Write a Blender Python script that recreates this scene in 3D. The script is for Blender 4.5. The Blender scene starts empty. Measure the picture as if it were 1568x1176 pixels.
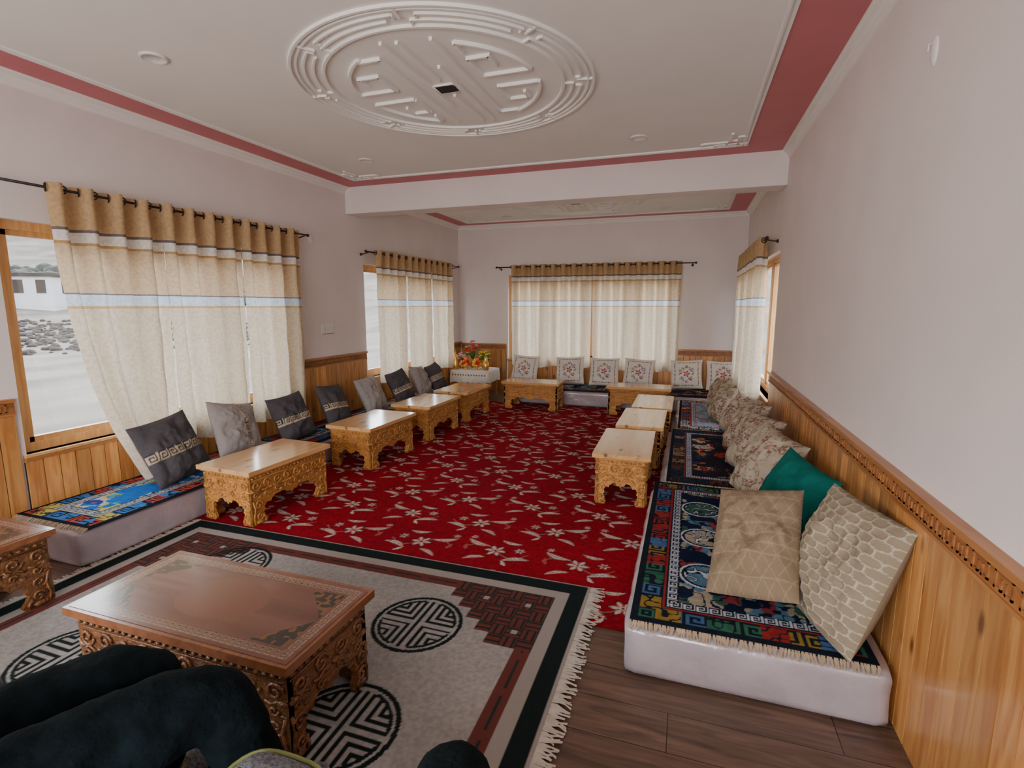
import bpy, bmesh, math, random
import numpy as np
from mathutils import Vector, Matrix
random.seed(7); rng=np.random.RandomState(5)
scene=bpy.context.scene
XL,XR,YB,YF,ZC=-4.1,0.83,9.0,-1.7,3.02
HC=1.575
# ---------------------------------------------------------------- materials
def newmat(name):
    m=bpy.data.materials.new(name); m.use_nodes=True
    nt=m.node_tree; nt.nodes.clear()
    out=nt.nodes.new('ShaderNodeOutputMaterial'); p=nt.nodes.new('ShaderNodeBsdfPrincipled')
    nt.links.new(p.outputs[0],out.inputs[0]); return m,nt,p,out
def mat(name,col,rough=0.6,var=0.12,nscale=12,bump=0.0,bscale=80,metal=0.0,stretch=(1,1,1),sheen=0,coat=0,spec=0.5):
    m,nt,p,out=newmat(name)
    tc=nt.nodes.new('ShaderNodeTexCoord'); mp=nt.nodes.new('ShaderNodeMapping'); mp.inputs['Scale'].default_value=stretch
    nt.links.new(tc.outputs['Object'],mp.inputs[0])
    n=nt.nodes.new('ShaderNodeTexNoise'); n.inputs['Scale'].default_value=nscale; n.inputs['Detail'].default_value=4
    nt.links.new(mp.outputs[0],n.inputs['Vector'])
    r=nt.nodes.new('ShaderNodeValToRGB')
    r.color_ramp.elements[0].position=0.3; r.color_ramp.elements[1].position=0.7
    r.color_ramp.elements[0].color=tuple(c*(1-var) for c in col)+(1,)
    r.color_ramp.elements[1].color=tuple(min(1,c*(1+var)) for c in col)+(1,)
    nt.links.new(n.outputs['Fac'],r.inputs[0]); nt.links.new(r.outputs[0],p.inputs['Base Color'])
    p.inputs['Roughness'].default_value=rough; p.inputs['Metallic'].default_value=metal; p.inputs['Specular IOR Level'].default_value=spec
    if sheen: p.inputs['Sheen Weight'].default_value=sheen
    if coat: p.inputs['Coat Weight'].default_value=coat; p.inputs['Coat Roughness'].default_value=0.12
    if bump>0:
        n2=nt.nodes.new('ShaderNodeTexNoise'); n2.inputs['Scale'].default_value=bscale; n2.inputs['Detail'].default_value=3
        nt.links.new(mp.outputs[0],n2.inputs['Vector'])
        b=nt.nodes.new('ShaderNodeBump'); b.inputs['Strength'].default_value=bump; b.inputs['Distance'].default_value=0.01
        nt.links.new(n2.outputs['Fac'],b.inputs['Height']); nt.links.new(b.outputs[0],p.inputs['Normal'])
    return m
def attrmat(name,rough=0.95,bump=0.4,bscale=250,coat=0,spec=0.2):
    m,nt,p,out=newmat(name)
    a=nt.nodes.new('ShaderNodeAttribute'); a.attribute_name='Col'
    tc=nt.nodes.new('ShaderNodeTexCoord')
    n=nt.nodes.new('ShaderNodeTexNoise'); n.inputs['Scale'].default_value=bscale
    nt.links.new(tc.outputs['Object'],n.inputs['Vector'])
    mx=nt.nodes.new('ShaderNodeMixRGB'); mx.blend_type='MULTIPLY'; mx.inputs[0].default_value=0.25 if not coat else 0.08
    nt.links.new(a.outputs['Color'],mx.inputs[1]); nt.links.new(n.outputs['Fac'],mx.inputs[2])
    nt.links.new(mx.outputs[0],p.inputs['Base Color'])
    b=nt.nodes.new('ShaderNodeBump'); b.inputs['Strength'].default_value=bump; b.inputs['Distance'].default_value=0.004
    nt.links.new(n.outputs['Fac'],b.inputs['Height']); nt.links.new(b.outputs[0],p.inputs['Normal'])
    p.inputs['Roughness'].default_value=rough; p.inputs['Specular IOR Level'].default_value=spec
    if coat: p.inputs['Coat Weight'].default_value=coat; p.inputs['Coat Roughness'].default_value=0.15
    return m
def woodmat(name,c1,c2,axis='Z',rough=0.4,scale=1.0,coat=0.2,island=0.25,knots=True,carve=0.0):
    m,nt,p,out=newmat(name)
    tc=nt.nodes.new('ShaderNodeTexCoord'); mp=nt.nodes.new('ShaderNodeMapping')
    s=[14*scale]*3; s['XYZ'.index(axis)]=1.3*scale; mp.inputs['Scale'].default_value=s
    geo=nt.nodes.new('ShaderNodeNewGeometry')
    off=nt.nodes.new('ShaderNodeVectorMath'); off.operation='MULTIPLY_ADD'
    cb=nt.nodes.new('ShaderNodeCombineXYZ')
    for i in range(3): nt.links.new(geo.outputs['Random Per Island'],cb.inputs[i])
    off.inputs[1].default_value=(7.3,5.1,9.7)
    nt.links.new(cb.outputs[0],off.inputs[0]); nt.links.new(tc.outputs['Object'],off.inputs[2])
    nt.links.new(off.outputs[0],mp.inputs[0])
    n=nt.nodes.new('ShaderNodeTexNoise'); n.inputs['Scale'].default_value=1.6; n.inputs['Detail'].default_value=5; n.inputs['Distortion'].default_value=1.2
    nt.links.new(mp.outputs[0],n.inputs['Vector'])
    r=nt.nodes.new('ShaderNodeValToRGB'); r.color_ramp.elements[0].position=0.35; r.color_ramp.elements[1].position=0.62
    r.color_ramp.elements[0].color=c2+(1,); r.color_ramp.elements[1].color=c1+(1,)
    nt.links.new(n.outputs['Fac'],r.inputs[0]); col=r.outputs[0]
    if knots:
        mp2=nt.nodes.new('ShaderNodeMapping'); s2=[9]*3; s2['XYZ'.index(axis)]=4.0; mp2.inputs['Scale'].default_value=s2
        nt.links.new(off.outputs[0],mp2.inputs[0])
        v=nt.nodes.new('ShaderNodeTexVoronoi'); v.inputs['Scale'].default_value=1.0
        nt.links.new(mp2.outputs[0],v.inputs['Vector'])
        r2=nt.nodes.new('ShaderNodeValToRGB'); r2.color_ramp.elements[0].position=0.08; r2.color_ramp.elements[1].position=0.2
        r2.color_ramp.elements[0].color=(0.22,0.12,0.06,1); r2.color_ramp.elements[1].color=(1,1,1,1)
        nt.links.new(v.outputs['Distance'],r2.inputs[0])
        mk=nt.nodes.new('ShaderNodeMixRGB'); mk.blend_type='MULTIPLY'; mk.inputs[0].default_value=0.85
        nt.links.new(col,mk.inputs[1]); nt.links.new(r2.outputs[0],mk.inputs[2]); col=mk.outputs[0]
    hs=nt.nodes.new('ShaderNodeHueSaturation')
    mr=nt.nodes.new('ShaderNodeMapRange'); mr.inputs['To Min'].default_value=1-island; mr.inputs['To Max'].default_value=1+island
    nt.links.new(geo.outputs['Random Per Island'],mr.inputs[0]); nt.links.new(mr.outputs[0],hs.inputs['Value'])
    nt.links.new(col,hs.inputs['Color']); nt.links.new(hs.outputs[0],p.inputs['Base Color'])
    p.inputs['Roughness'].default_value=rough
    p.inputs['Coat Weight'].default_value=coat; p.inputs['Coat Roughness'].default_value=0.15
    if carve:
        n3=nt.nodes.new('ShaderNodeTexNoise'); n3.inputs['Scale'].default_value=38; n3.inputs['Distortion'].default_value=2.0
        nt.links.new(tc.outputs['Object'],n3.inputs['Vector'])
        b=nt.nodes.new('ShaderNodeBump'); b.inputs['Strength'].default_value=carve; b.inputs['Distance'].default_value=0.02
        nt.links.new(n3.outputs['Fac'],b.inputs['Height']); nt.links.new(b.outputs[0],p.inputs['Normal'])
    return m
M={}
M['wall']=mat('painted_wall',(0.76,0.70,0.695),0.75,0.03,2.5,0.05,60)
M['ceil']=mat('ceiling_paint',(0.82,0.81,0.79),0.7,0.02,2)
M['plaster']=mat('plaster_relief',(0.84,0.825,0.80),0.6,0.02,4)
M['pink']=mat('ceiling_band_rose',(0.55,0.17,0.195),0.6,0.05,3)
M['pine']=woodmat('pine_planks',(0.58,0.28,0.085),(0.42,0.16,0.04),'Z',0.35,1,0.35,0.26)
M['pineh']=woodmat('pine_rail',(0.46,0.20,0.06),(0.33,0.12,0.03),'Y',0.4,1,0.3,0.1,False)
M['pinecarve']=woodmat('carved_pine',(0.37,0.15,0.045),(0.22,0.075,0.02),'Y',0.5,1,0.1,0.1,False)
M['frame']=woodmat('window_pine',(0.64,0.36,0.14),(0.52,0.25,0.09),'Z',0.4,1,0.2,0.05,False)
M['carve']=woodmat('carved_table_wood',(0.53,0.245,0.055),(0.32,0.12,0.022),'Y',0.4,1.5,0.25,0.2,False,0.5)
M['ttop']=woodmat('table_top_wood',(0.66,0.39,0.17),(0.56,0.29,0.105),'Y',0.2,0.7,0.7,0.06,True)
M['carved']=woodmat('carved_dark_wood',(0.22,0.088,0.025),(0.10,0.033,0.009),'X',0.4,1.5,0.3,0.2,False,0.5)
M['tedge']=woodmat('table_edge_wood',(0.25,0.095,0.038),(0.17,0.058,0.02),'X',0.3,0.7,0.5,0.06,False)
M['carpet']=attrmat('woven_carpet',1.0,0.6,220,0,0.05)
M['inlay']=attrmat('inlaid_top',0.25,0.03,60,0.6,0.5)
M['fabric']=attrmat('cushion_fabric',0.9,0.5,300,0,0.15)
M['fringe']=mat('wool_fringe',(0.50,0.455,0.39),0.95,0.15,30)
M['fringeb']=mat('beige_fringe',(0.34,0.25,0.16),0.95,0.15,30)
M['mattress']=mat('mattress_cover',(0.38,0.325,0.35),0.22,0.12,5,0.7,14,coat=0.6)
M['metal']=mat('dark_bronze',(0.06,0.05,0.05),0.35,0.1,20,metal=0.9)
M['white']=mat('white_plastic',(0.75,0.74,0.72),0.4,0.02,5)
M['black']=mat('black_gap',(0.02,0.018,0.016),0.8)
M['trouser']=mat('dark_trouser_cloth',(0.0035,0.0075,0.0095),1.0,0.4,25,0.5,60,spec=0.12)
M['jacket']=mat('dark_jacket',(0.010,0.012,0.017),0.8,0.3,40,0.2,200,spec=.2)
M['skin']=mat('skin',(0.50,0.27,0.17),0.5,0.06,20)
M['hair']=mat('black_hair',(0.012,0.01,0.009),0.5,0.3,80,0.5,200,stretch=(1,1,.2))
M['eye']=mat('eye_white',(0.8,0.8,0.78),0.3)
M['cloth']=mat('white_altar_cloth',(0.66,0.64,0.60),0.85,0.06,30,0.2,80)
M['brass']=mat('brass',(0.70,0.42,0.12),0.3,0.1,10,metal=0.8)
M['red']=mat('red_petals',(0.62,0.02,0.02),0.6,0.3,30)
M['yellow']=mat('yellow_petals',(0.80,0.55,0.03),0.6,0.2,30)
M['orange']=mat('orange_fruit',(0.80,0.22,0.02),0.45,0.15,20)
M['green']=mat('leaf_green',(0.05,0.22,0.03),0.6,0.3,30)
M['pinkfl']=mat('pink_petals',(0.75,0.35,0.4),0.6,0.2,30)
M['ground']=mat('dry_ground',(0.072,0.060,0.045),0.95,0.55,0.5,0.3,5,stretch=(1,.35,1))
M['hill']=mat('hazy_hill',(0.034,0.046,0.060),0.95,0.5,0.06)
M['shrub']=mat('dry_shrub',(0.016,0.011,0.009),0.95,0.6,1.5)
M['tree']=mat('bare_tree_green',(0.008,0.015,0.010),0.95,0.5,1.5)
M['housewall']=mat('whitewashed_wall',(0.30,0.30,0.31),0.8,0.03,2)
M['knit']=mat('grey_knit',(0.14,0.145,0.16),0.9,0.6,110,0.6,200)
M['piping']=mat('olive_piping',(0.20,0.22,0.07),0.6,0.1)
def glassmat():
    m=bpy.data.materials.new('window_glass'); m.use_nodes=True; nt=m.node_tree; nt.nodes.clear()
    o=nt.nodes.new('ShaderNodeOutputMaterial'); t=nt.nodes.new('ShaderNodeBsdfTransparent'); g=nt.nodes.new('ShaderNodeBsdfGlossy')
    g.inputs['Roughness'].default_value=0.02; mx=nt.nodes.new('ShaderNodeMixShader'); mx.inputs[0].default_value=0.05
    nt.links.new(t.outputs[0],mx.inputs[1]); nt.links.new(g.outputs[0],mx.inputs[2]); nt.links.new(mx.outputs[0],o.inputs[0]); return m
M['glass']=glassmat()
def curtainmat():
    m=bpy.data.materials.new('striped_curtain_linen'); m.use_nodes=True; nt=m.node_tree; nt.nodes.clear()
    o=nt.nodes.new('ShaderNodeOutputMaterial')
    tc=nt.nodes.new('ShaderNodeTexCoord'); sp=nt.nodes.new('ShaderNodeSeparateXYZ'); nt.links.new(tc.outputs['Object'],sp.inputs[0])
    mr=nt.nodes.new('ShaderNodeMapRange'); mr.inputs['From Min'].default_value=0.0; mr.inputs['From Max'].default_value=2.5
    nt.links.new(sp.outputs['Z'],mr.inputs[0])
    r=nt.nodes.new('ShaderNodeValToRGB'); cr=r.color_ramp; cr.interpolation='CONSTANT'
    stops=[(0,(0.74,0.655,0.52)),(1.548,(0.62,0.44,0.24)),(1.570,(0.70,0.82,0.96)),(1.642,(0.22,0.19,0.20)),(1.658,(0.72,0.58,0.40)),
           (1.975,(0.55,0.36,0.17)),(2.00,(0.86,0.84,0.80)),(2.070,(0.20,0.17,0.18)),(2.088,(0.62,0.44,0.25))]
    cr.elements[0].position=0; cr.elements[0].color=stops[0][1]+(1,)
    cr.elements[1].position=stops[1][0]/2.5; cr.elements[1].color=stops[1][1]+(1,)
    for z,c in stops[2:]:
        e=cr.elements.new(z/2.5); e.color=c+(1,)
    nt.links.new(mr.outputs[0],r.inputs[0])
    n=nt.nodes.new('ShaderNodeTexNoise'); n.inputs['Scale'].default_value=45; n.inputs['Detail'].default_value=5
    nt.links.new(tc.outputs['Object'],n.inputs['Vector'])
    mx=nt.nodes.new('ShaderNodeMixRGB'); mx.blend_type='MULTIPLY'; mx.inputs[0].default_value=0.34
    r2=nt.nodes.new('ShaderNodeValToRGB'); r2.color_ramp.elements[0].position=0.38; r2.color_ramp.elements[0].color=(0.55,0.53,0.50,1); r2.color_ramp.elements[1].position=0.58
    nt.links.new(n.outputs['Fac'],r2.inputs[0]); nt.links.new(r.outputs[0],mx.inputs[1]); nt.links.new(r2.outputs[0],mx.inputs[2])
    d=nt.nodes.new('ShaderNodeBsdfDiffuse'); t=nt.nodes.new('ShaderNodeBsdfTranslucent'); ms=nt.nodes.new('ShaderNodeMixShader'); ms.inputs[0].default_value=0.34
    nt.links.new(mx.outputs[0],d.inputs[0]); nt.links.new(mx.outputs[0],t.inputs[0])
    nt.links.new(d.outputs[0],ms.inputs[1]); nt.links.new(t.outputs[0],ms.inputs[2]); nt.links.new(ms.outputs[0],o.inputs[0]); return m
M['curtain']=curtainmat()
def floormat():
    m,nt,p,out=newmat('dark_floor_planks')
    tc=nt.nodes.new('ShaderNodeTexCoord'); 
    b=nt.nodes.new('ShaderNodeTexBrick'); b.inputs['Scale'].default_value=1.0; b.inputs['Brick Width'].default_value=1.2; b.inputs['Row Height'].default_value=0.19
    b.inputs['Mortar Size'].default_value=0.002; b.inputs['Color1'].default_value=(0.115,0.072,0.054,1); b.inputs['Color2'].default_value=(0.165,0.108,0.080,1); b.inputs['Mortar'].default_value=(0.02,0.012,0.01,1)
    nt.links.new(tc.outputs['Object'],b.inputs['Vector'])
    mp=nt.nodes.new('ShaderNodeMapping'); mp.inputs['Scale'].default_value=(1.5,14,1); nt.links.new(tc.outputs['Object'],mp.inputs[0])
    n=nt.nodes.new('ShaderNodeTexNoise'); n.inputs['Scale'].default_value=2; n.inputs['Detail'].default_value=5; n.inputs['Distortion'].default_value=1; nt.links.new(mp.outputs[0],n.inputs['Vector'])
    r=nt.nodes.new('ShaderNodeValToRGB'); r.color_ramp.elements[0].position=0.3; r.color_ramp.elements[0].color=(0.5,0.48,0.45,1); r.color_ramp.elements[1].position=0.7; r.color_ramp.elements[1].color=(1.3,1.2,1.15,1)
    nt.links.new(n.outputs['Fac'],r.inputs[0])
    mx=nt.nodes.new('ShaderNodeMixRGB'); mx.blend_type='MULTIPLY'; mx.inputs[0].default_value=1
    nt.links.new(b.outputs['Color'],mx.inputs[1]); nt.links.new(r.outputs[0],mx.inputs[2]); nt.links.new(mx.outputs[0],p.inputs['Base Color'])
    p.inputs['Roughness'].default_value=0.38; return m
M['floor']=floormat()
# ---------------------------------------------------------------- mesh builder
class MB:
    def __init__(s): s.v=[]; s.f=[]; s.m=[]; s.sm=[]
    def add(s,vs,fs,mi=0,smooth=False):
        b=len(s.v); s.v+= [tuple(p) for p in vs]
        for f in fs: s.f.append(tuple(b+i for i in f)); s.m.append(mi); s.sm.append(smooth)
        return b
    def box(s,x0,x1,y0,y1,z0,z1,mi=0):
        return s.add([(x0,y0,z0),(x1,y0,z0),(x1,y1,z0),(x0,y1,z0),(x0,y0,z1),(x1,y0,z1),(x1,y1,z1),(x0,y1,z1)],
              [(0,3,2,1),(4,5,6,7),(0,1,5,4),(1,2,6,5),(2,3,7,6),(3,0,4,7)],mi)
    def xf(s,start,Mx):
        for i in range(start,len(s.v)): s.v[i]=tuple(Mx@Vector(s.v[i]))
    def tube(s,pts,r,n=6,mi=0,caps=True):
        pts=[Vector(p) for p in pts]; N=len(pts); rr=r if isinstance(r,(list,tuple)) else [r]*N
        vs=[];fs=[]; up=Vector((0,0,1))
        t0=(pts[1]-pts[0]).normalized()
        if abs(t0.dot(up))>0.9: up=Vector((1,0,0))
        a=t0.cross(up).normalized()
        for i,p in enumerate(pts):
            t=(pts[min(i+1,N-1)]-pts[max(i-1,0)]).normalized()
            a=(a-t*a.dot(t)); a=a.normalized() if a.length>1e-6 else t.orthogonal().normalized()
            b=t.cross(a)
            for k in range(n):
                an=2*math.pi*k/n; vs.append(p+(a*math.cos(an)+b*math.sin(an))*rr[i])
        for i in range(N-1):
            for k in range(n):
                fs.append((i*n+k,i*n+(k+1)%n,(i+1)*n+(k+1)%n,(i+1)*n+k))
        if caps: fs.append(tuple(range(n-1,-1,-1))); fs.append(tuple((N-1)*n+k for k in range(n)))
        return s.add(vs,fs,mi,True)
    def lathe(s,prof,c,n=20,mi=0):
        vs=[];fs=[]
        for r,z in prof:
            for k in range(n):
                a=2*math.pi*k/n; vs.append((c[0]+r*math.cos(a),c[1]+r*math.sin(a),c[2]+z))
        for i in range(len(prof)-1):
            for k in range(n): fs.append((i*n+k,i*n+(k+1)%n,(i+1)*n+(k+1)%n,(i+1)*n+k))
        fs.append(tuple(range(n-1,-1,-1))); fs.append(tuple((len(prof)-1)*n+k for k in range(n)))
        return s.add(vs,fs,mi,True)
    def ell(s,c,r,mi=0,nu=10,nv=7,rot=None):
        if not isinstance(r,(list,tuple)): r=(r,r,r)
        vs=[(0,0,-1)];fs=[]
        for j in range(1,nv):
            ph=-math.pi/2+math.pi*j/nv
            for k in range(nu):
                a=2*math.pi*k/nu; vs.append((math.cos(ph)*math.cos(a),math.cos(ph)*math.sin(a),math.sin(ph)))
        vs.append((0,0,1)); L=len(vs)-1
        for k in range(nu): fs.append((0,1+(k+1)%nu,1+k)); fs.append((L,L-nu+k,L-nu+(k+1)%nu))
        for j in range(nv-2):
            for k in range(nu):
                a=1+j*nu; fs.append((a+k,a+(k+1)%nu,a+nu+(k+1)%nu,a+nu+k))
        out=[]
        for v in vs:
            q=Vector((v[0]*r[0],v[1]*r[1],v[2]*r[2]))
            if rot is not None: q=rot@q
            out.append(q+Vector(c))
        return s.add(out,fs,mi,True)
    def arc(s,cx,cy,z,R,a0,a1,w,h,mi=0,n=None):
        n=n or max(3,int(abs(a1-a0)/0.06)); vs=[];fs=[]
        for i in range(n+1):
            a=a0+(a1-a0)*i/n; c,si=math.cos(a),math.sin(a)
            for r_,z_ in ((R-w/2,z),(R-w/2*0.75,z-h),(R+w/2*0.75,z-h),(R+w/2,z)):
                vs.append((cx+r_*c,cy+r_*si,z_))
        for i in range(n):
            for k in range(3): fs.append((i*4+k,i*4+k+1,(i+1)*4+k+1,(i+1)*4+k))
        fs.append((0,1,2,3)); fs.append((n*4+3,n*4+2,n*4+1,n*4))
        return s.add(vs,fs,mi,False)
    def bar2(s,x0,y0,x1,y1,z,w,h,mi=0):
        d=Vector((x1-x0,y1-y0)); d.normalize(); nn=Vector((-d.y,d.x)); vs=[]
        for (x,y) in ((x0,y0),(x1,y1)):
            for q,zz in ((-.5,z),(-.38,z-h),(.38,z-h),(.5,z)):
                vs.append((x+nn.x*q*w,y+nn.y*q*w,zz))
        return s.add(vs,[(0,1,5,4),(1,2,6,5),(2,3,7,6),(3,2,1,0),(4,5,6,7),(0,4,7,3)],mi)
    def obj(s,name,mats,bevel=0,parent=None,loc=None,rot=None,mesh_only=False,subsurf=0):
        me=bpy.data.meshes.new(name); me.from_pydata(s.v,[],s.f); me.update()
        for k in mats: me.materials.append(M[k] if isinstance(k,str) else k)
        me.polygons.foreach_set('material_index',s.m); me.polygons.foreach_set('use_smooth',s.sm)
        if mesh_only: return me
        return link(name,me,bevel,parent,loc,rot,subsurf)
def link(name,me,bevel=0,parent=None,loc=None,rot=None,subsurf=0):
    o=bpy.data.objects.new(name,me); scene.collection.objects.link(o)
    if loc: o.location=loc
    if rot: o.rotation_euler=rot
    if parent: o.parent=parent
    if bevel:
        b=o.modifiers.new('bevel','BEVEL'); b.width=bevel; b.segments=2; b.limit_method='ANGLE'; b.angle_limit=math.radians(40)
    if subsurf:
        q=o.modifiers.new('sub','SUBSURF'); q.levels=subsurf; q.render_levels=subsurf
    return o
def empty(name,loc=(0,0,0)):
    e=bpy.data.objects.new(name,None); scene.collection.objects.link(e); e.location=loc; e.empty_display_size=0.1; return e
def gridmesh(name,P,C,matl,extra=None,smooth=True):
    ny,nx=P.shape[:2]; V=P.reshape(-1,3).astype(np.float32)
    idx=np.arange(ny*nx).reshape(ny,nx)
    F=np.stack([idx[:-1,:-1],idx[:-1,1:],idx[1:,1:],idx[1:,:-1]],-1).reshape(-1,4)
    Cc=C.reshape(-1,3); mi=np.zeros(len(F),dtype=np.int32)
    if extra:
        for ev,ef,ec,em in extra:
            ev=np.array(ev,dtype=np.float32); ef=np.array(ef)+len(V)
            V=np.concatenate([V,ev]); F=np.concatenate([F,ef]); Cc=np.concatenate([Cc,np.tile(np.array(ec),(len(ev),1))])
            mi=np.concatenate([mi,np.full(len(ef),em,dtype=np.int32)])
    me=bpy.data.meshes.new(name); nf=len(F)
    me.vertices.add(len(V)); me.vertices.foreach_set('co',V.ravel())
    me.loops.add(nf*4); me.loops.foreach_set('vertex_index',F.astype(np.int32).ravel())
    me.polygons.add(nf); me.polygons.foreach_set('loop_start',np.arange(nf,dtype=np.int32)*4)
    me.update(calc_edges=True); me.validate()
    for k in matl: me.materials.append(M[k])
    me.polygons.foreach_set('material_index',mi)
    me.polygons.foreach_set('use_smooth',np.full(nf,smooth))
    at=me.attributes.new('Col','FLOAT_COLOR','POINT')
    at.data.foreach_set('color',np.concatenate([Cc,np.ones((len(Cc),1))],1).astype(np.float32).ravel())
    me.update(); return me
def boxarr(x0,x1,y0,y1,z0,z1):
    return ([(x0,y0,z0),(x1,y0,z0),(x1,y1,z0),(x0,y1,z0),(x0,y0,z1),(x1,y0,z1),(x1,y1,z1),(x0,y1,z1)],
            [(0,3,2,1),(4,5,6,7),(0,1,5,4),(1,2,6,5),(2,3,7,6),(3,0,4,7)])
# ---------------------------------------------------------------- patterns
_T=np.random.RandomState(3).rand(8,64,64)
def vn(x,y,s=0):
    xi=np.floor(x).astype(int); yi=np.floor(y).astype(int); fx=x-xi; fy=y-yi
    fx=fx*fx*(3-2*fx); fy=fy*fy*(3-2*fy); T=_T[s%8]
    a=T[yi%64,xi%64]; b=T[yi%64,(xi+1)%64]; c=T[(yi+1)%64,xi%64]; d=T[(yi+1)%64,(xi+1)%64]
    return (a*(1-fx)+b*fx)*(1-fy)+(c*(1-fx)+d*fx)*fy
def hsh(i,j,s=0): return _T[s%8][np.asarray(j).astype(int)%64,np.asarray(i).astype(int)%64]
KEY=np.array([[int(c) for c in r] for r in ["11111110","10000010","10111010","10101010","10001010","11111010","00000010"]])
def keyband(s,t):
    j=np.clip((t*7).astype(int),0,6); i=(np.floor(s*7)).astype(int)%8
    return KEY[j,i]==1
def seg(x,y,a,b,c,d,w):
    vx,vy=c-a,d-b; L=vx*vx+vy*vy+1e-9; t=np.clip(((x-a)*vx+(y-b)*vy)/L,0,1)
    return np.maximum(np.abs(x-a-t*vx),np.abs(y-b-t*vy))<w
SHOU=[(0,0.0,0,.80),(.17,.10,.17,.76),(.17,.10,.80,.10),(.34,.26,.34,.70),(.34,.26,.72,.26),(.50,.42,.50,.58),(.50,.42,.66,.42)]
def shou(x,y,R):
    X=np.abs(x/R); Y=np.abs(y/R); r=np.hypot(X,Y)
    m=(r>.91)&(r<1.0); m|=(r>.79)&(r<.86)&(X>.2)&(Y>.14)
    for s_ in SHOU: m|=seg(X,Y,*s_,.038)
    return m
def flower(u,v,r,k=6,ph=0.0):
    a=np.arctan2(v,u)+ph; return np.hypot(u,v)<r*(.68+.32*np.cos(a*k))
def rot(u,v,a): c,s=math.cos(a),math.sin(a); return u*c+v*s,-u*s+v*c
def leaf(u,v,l,w,a,bend=0.3):
    p,q=rot(u,v,a); t=p/l; return (np.abs(t)<1)&(np.abs(q-bend*l*(t*t-.3))<w*(1-t*t))
def red_carpet(x,y):
    C=np.empty(x.shape+(3,)); n=vn(x*60,y*60,1)[...,None]
    C[:]=np.array([0.26,0.006,0.015]); C*=(.75+.5*n)
    C*=(.85+.3*vn(x*1.7,y*1.7,7))[...,None]
    dk=np.array([0.07,0.003,0.007]); lt=np.array([0.56,0.48,0.42]); gr=np.array([0.26,0.18,0.15]); pk=np.array([.40,.09,.08])
    x=x/1.18; y=y/1.18
    px,py=.46,.33
    row=np.floor(y/py); xo=x+(row%2)*px*.5; col=np.floor(xo/px)
    u=(xo/px-col-.5)*px; v=(y/py-row-.5)*py
    h=hsh(col,row,2); jx=(h-.5)*.04; jy=(hsh(col,row,4)-.5)*.03; fl=np.where(h>.5,1,-1)
    u=(u-jx)*fl; v=v-jy
    # curling stems
    st=np.abs(v-.055*np.sin(u*17))<.0035; C[st&(np.abs(u)<.19)]=gr
    for (a,b,l,w,an,be) in ((.125,.060,.080,.021,.35,.25),(-.130,-.062,.080,.020,-.30,-.25),(.09,-.100,.066,.016,2.7,.22),(-.06,.112,.066,.016,.15,.25)):
        C[leaf(u-a,v-b,l,w,an,be)]=gr; C[leaf(u-a,v-b,l*.9,w*.72,an,be)]=lt
        p,q=rot(u-a,v-b,an); C[(np.abs(q-be*l*((p/l)**2-.3))<.0022)&(np.abs(p)<l*.7)]=pk
    C[leaf(u-.175,v+.005,.034,.011,1.3,.2)]=pk; C[leaf(u+.085,v+.120,.030,.010,.9,.2)]=lt
    C[flower(u,v,.070,6)]=dk; C[flower(u,v,.062,6)]=gr; C[flower(u,v,.055,6)]=lt; C[flower(u,v,.036,6,.5)]=pk; C[flower(u,v,.022,6)]=lt; C[np.hypot(u,v)<.008]=dk
    for (a,b,r) in ((-.130,.035,.034),(.170,.125,.024)):
        C[flower(u-a,v-b,r,6)]=gr; C[flower(u-a,v-b,r*.78,6)]=lt; C[np.hypot(u-a,v-b)<r*.28]=pk
    return C
RX0,RX1,RY0,RY1=-3.32,-.44,.63,2.68
def white_rug(x,y):
    C=np.empty(x.shape+(3,)); C[:]=np.array([0.34,0.315,0.30]); C*=(.82+.36*vn(x*90,y*90,2)[...,None])*(.86+.28*vn(x*4,y*4,5)[...,None])
    dk=np.array([0.012,0.019,0.018]); br=np.array([0.14,0.042,0.034]); lt=np.array([0.34,0.30,0.275])
    dx=np.minimum(x-RX0,RX1-x); dy=np.minimum(y-RY0,RY1-y); d=np.minimum(dx,dy); along=np.where(dx<dy,y,x)
    b=(d>.165)&(d<.245); C[b]=br
    b2=(d>.193)&(d<.207); C[b2&((np.floor(along/.045)%5)<4)]=dk*2
    q=.078; ox,oy=dx-.165,dy-.165; ix=np.floor(ox/q); iy=np.floor(oy/q)
    step=(ox>0)&(oy>0)&(ix+iy<8)&(ix<7)&(iy<6)
    u=ox-ix*q; v=oy-iy*q
    par=((ix+iy)%2==0)
    C[step]=br
    lines=(par&((np.abs(u-.020)<.006)|(np.abs(u-.056)<.006)))|(~par&((np.abs(v-.020)<.006)|(np.abs(v-.056)<.006)))|((u<.005)|(v<.005))
    C[step&lines]=dk*1.6
    hol=step&(ix%3==1)&(iy%3==1)&(np.abs(u-.04)<.014)&(np.abs(v-.04)<.014); C[hol]=lt
    C[(d>.10)&(d<.165)]=lt; C[(d<.10)]=dk; C[d<.012]=lt
    for cx,cy in ((-1.20,2.08),(-1.16,1.42),(-2.56,2.24),(-2.56,1.36)): C[shou(x-cx,y-cy,.225)]=dk
    return C
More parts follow.
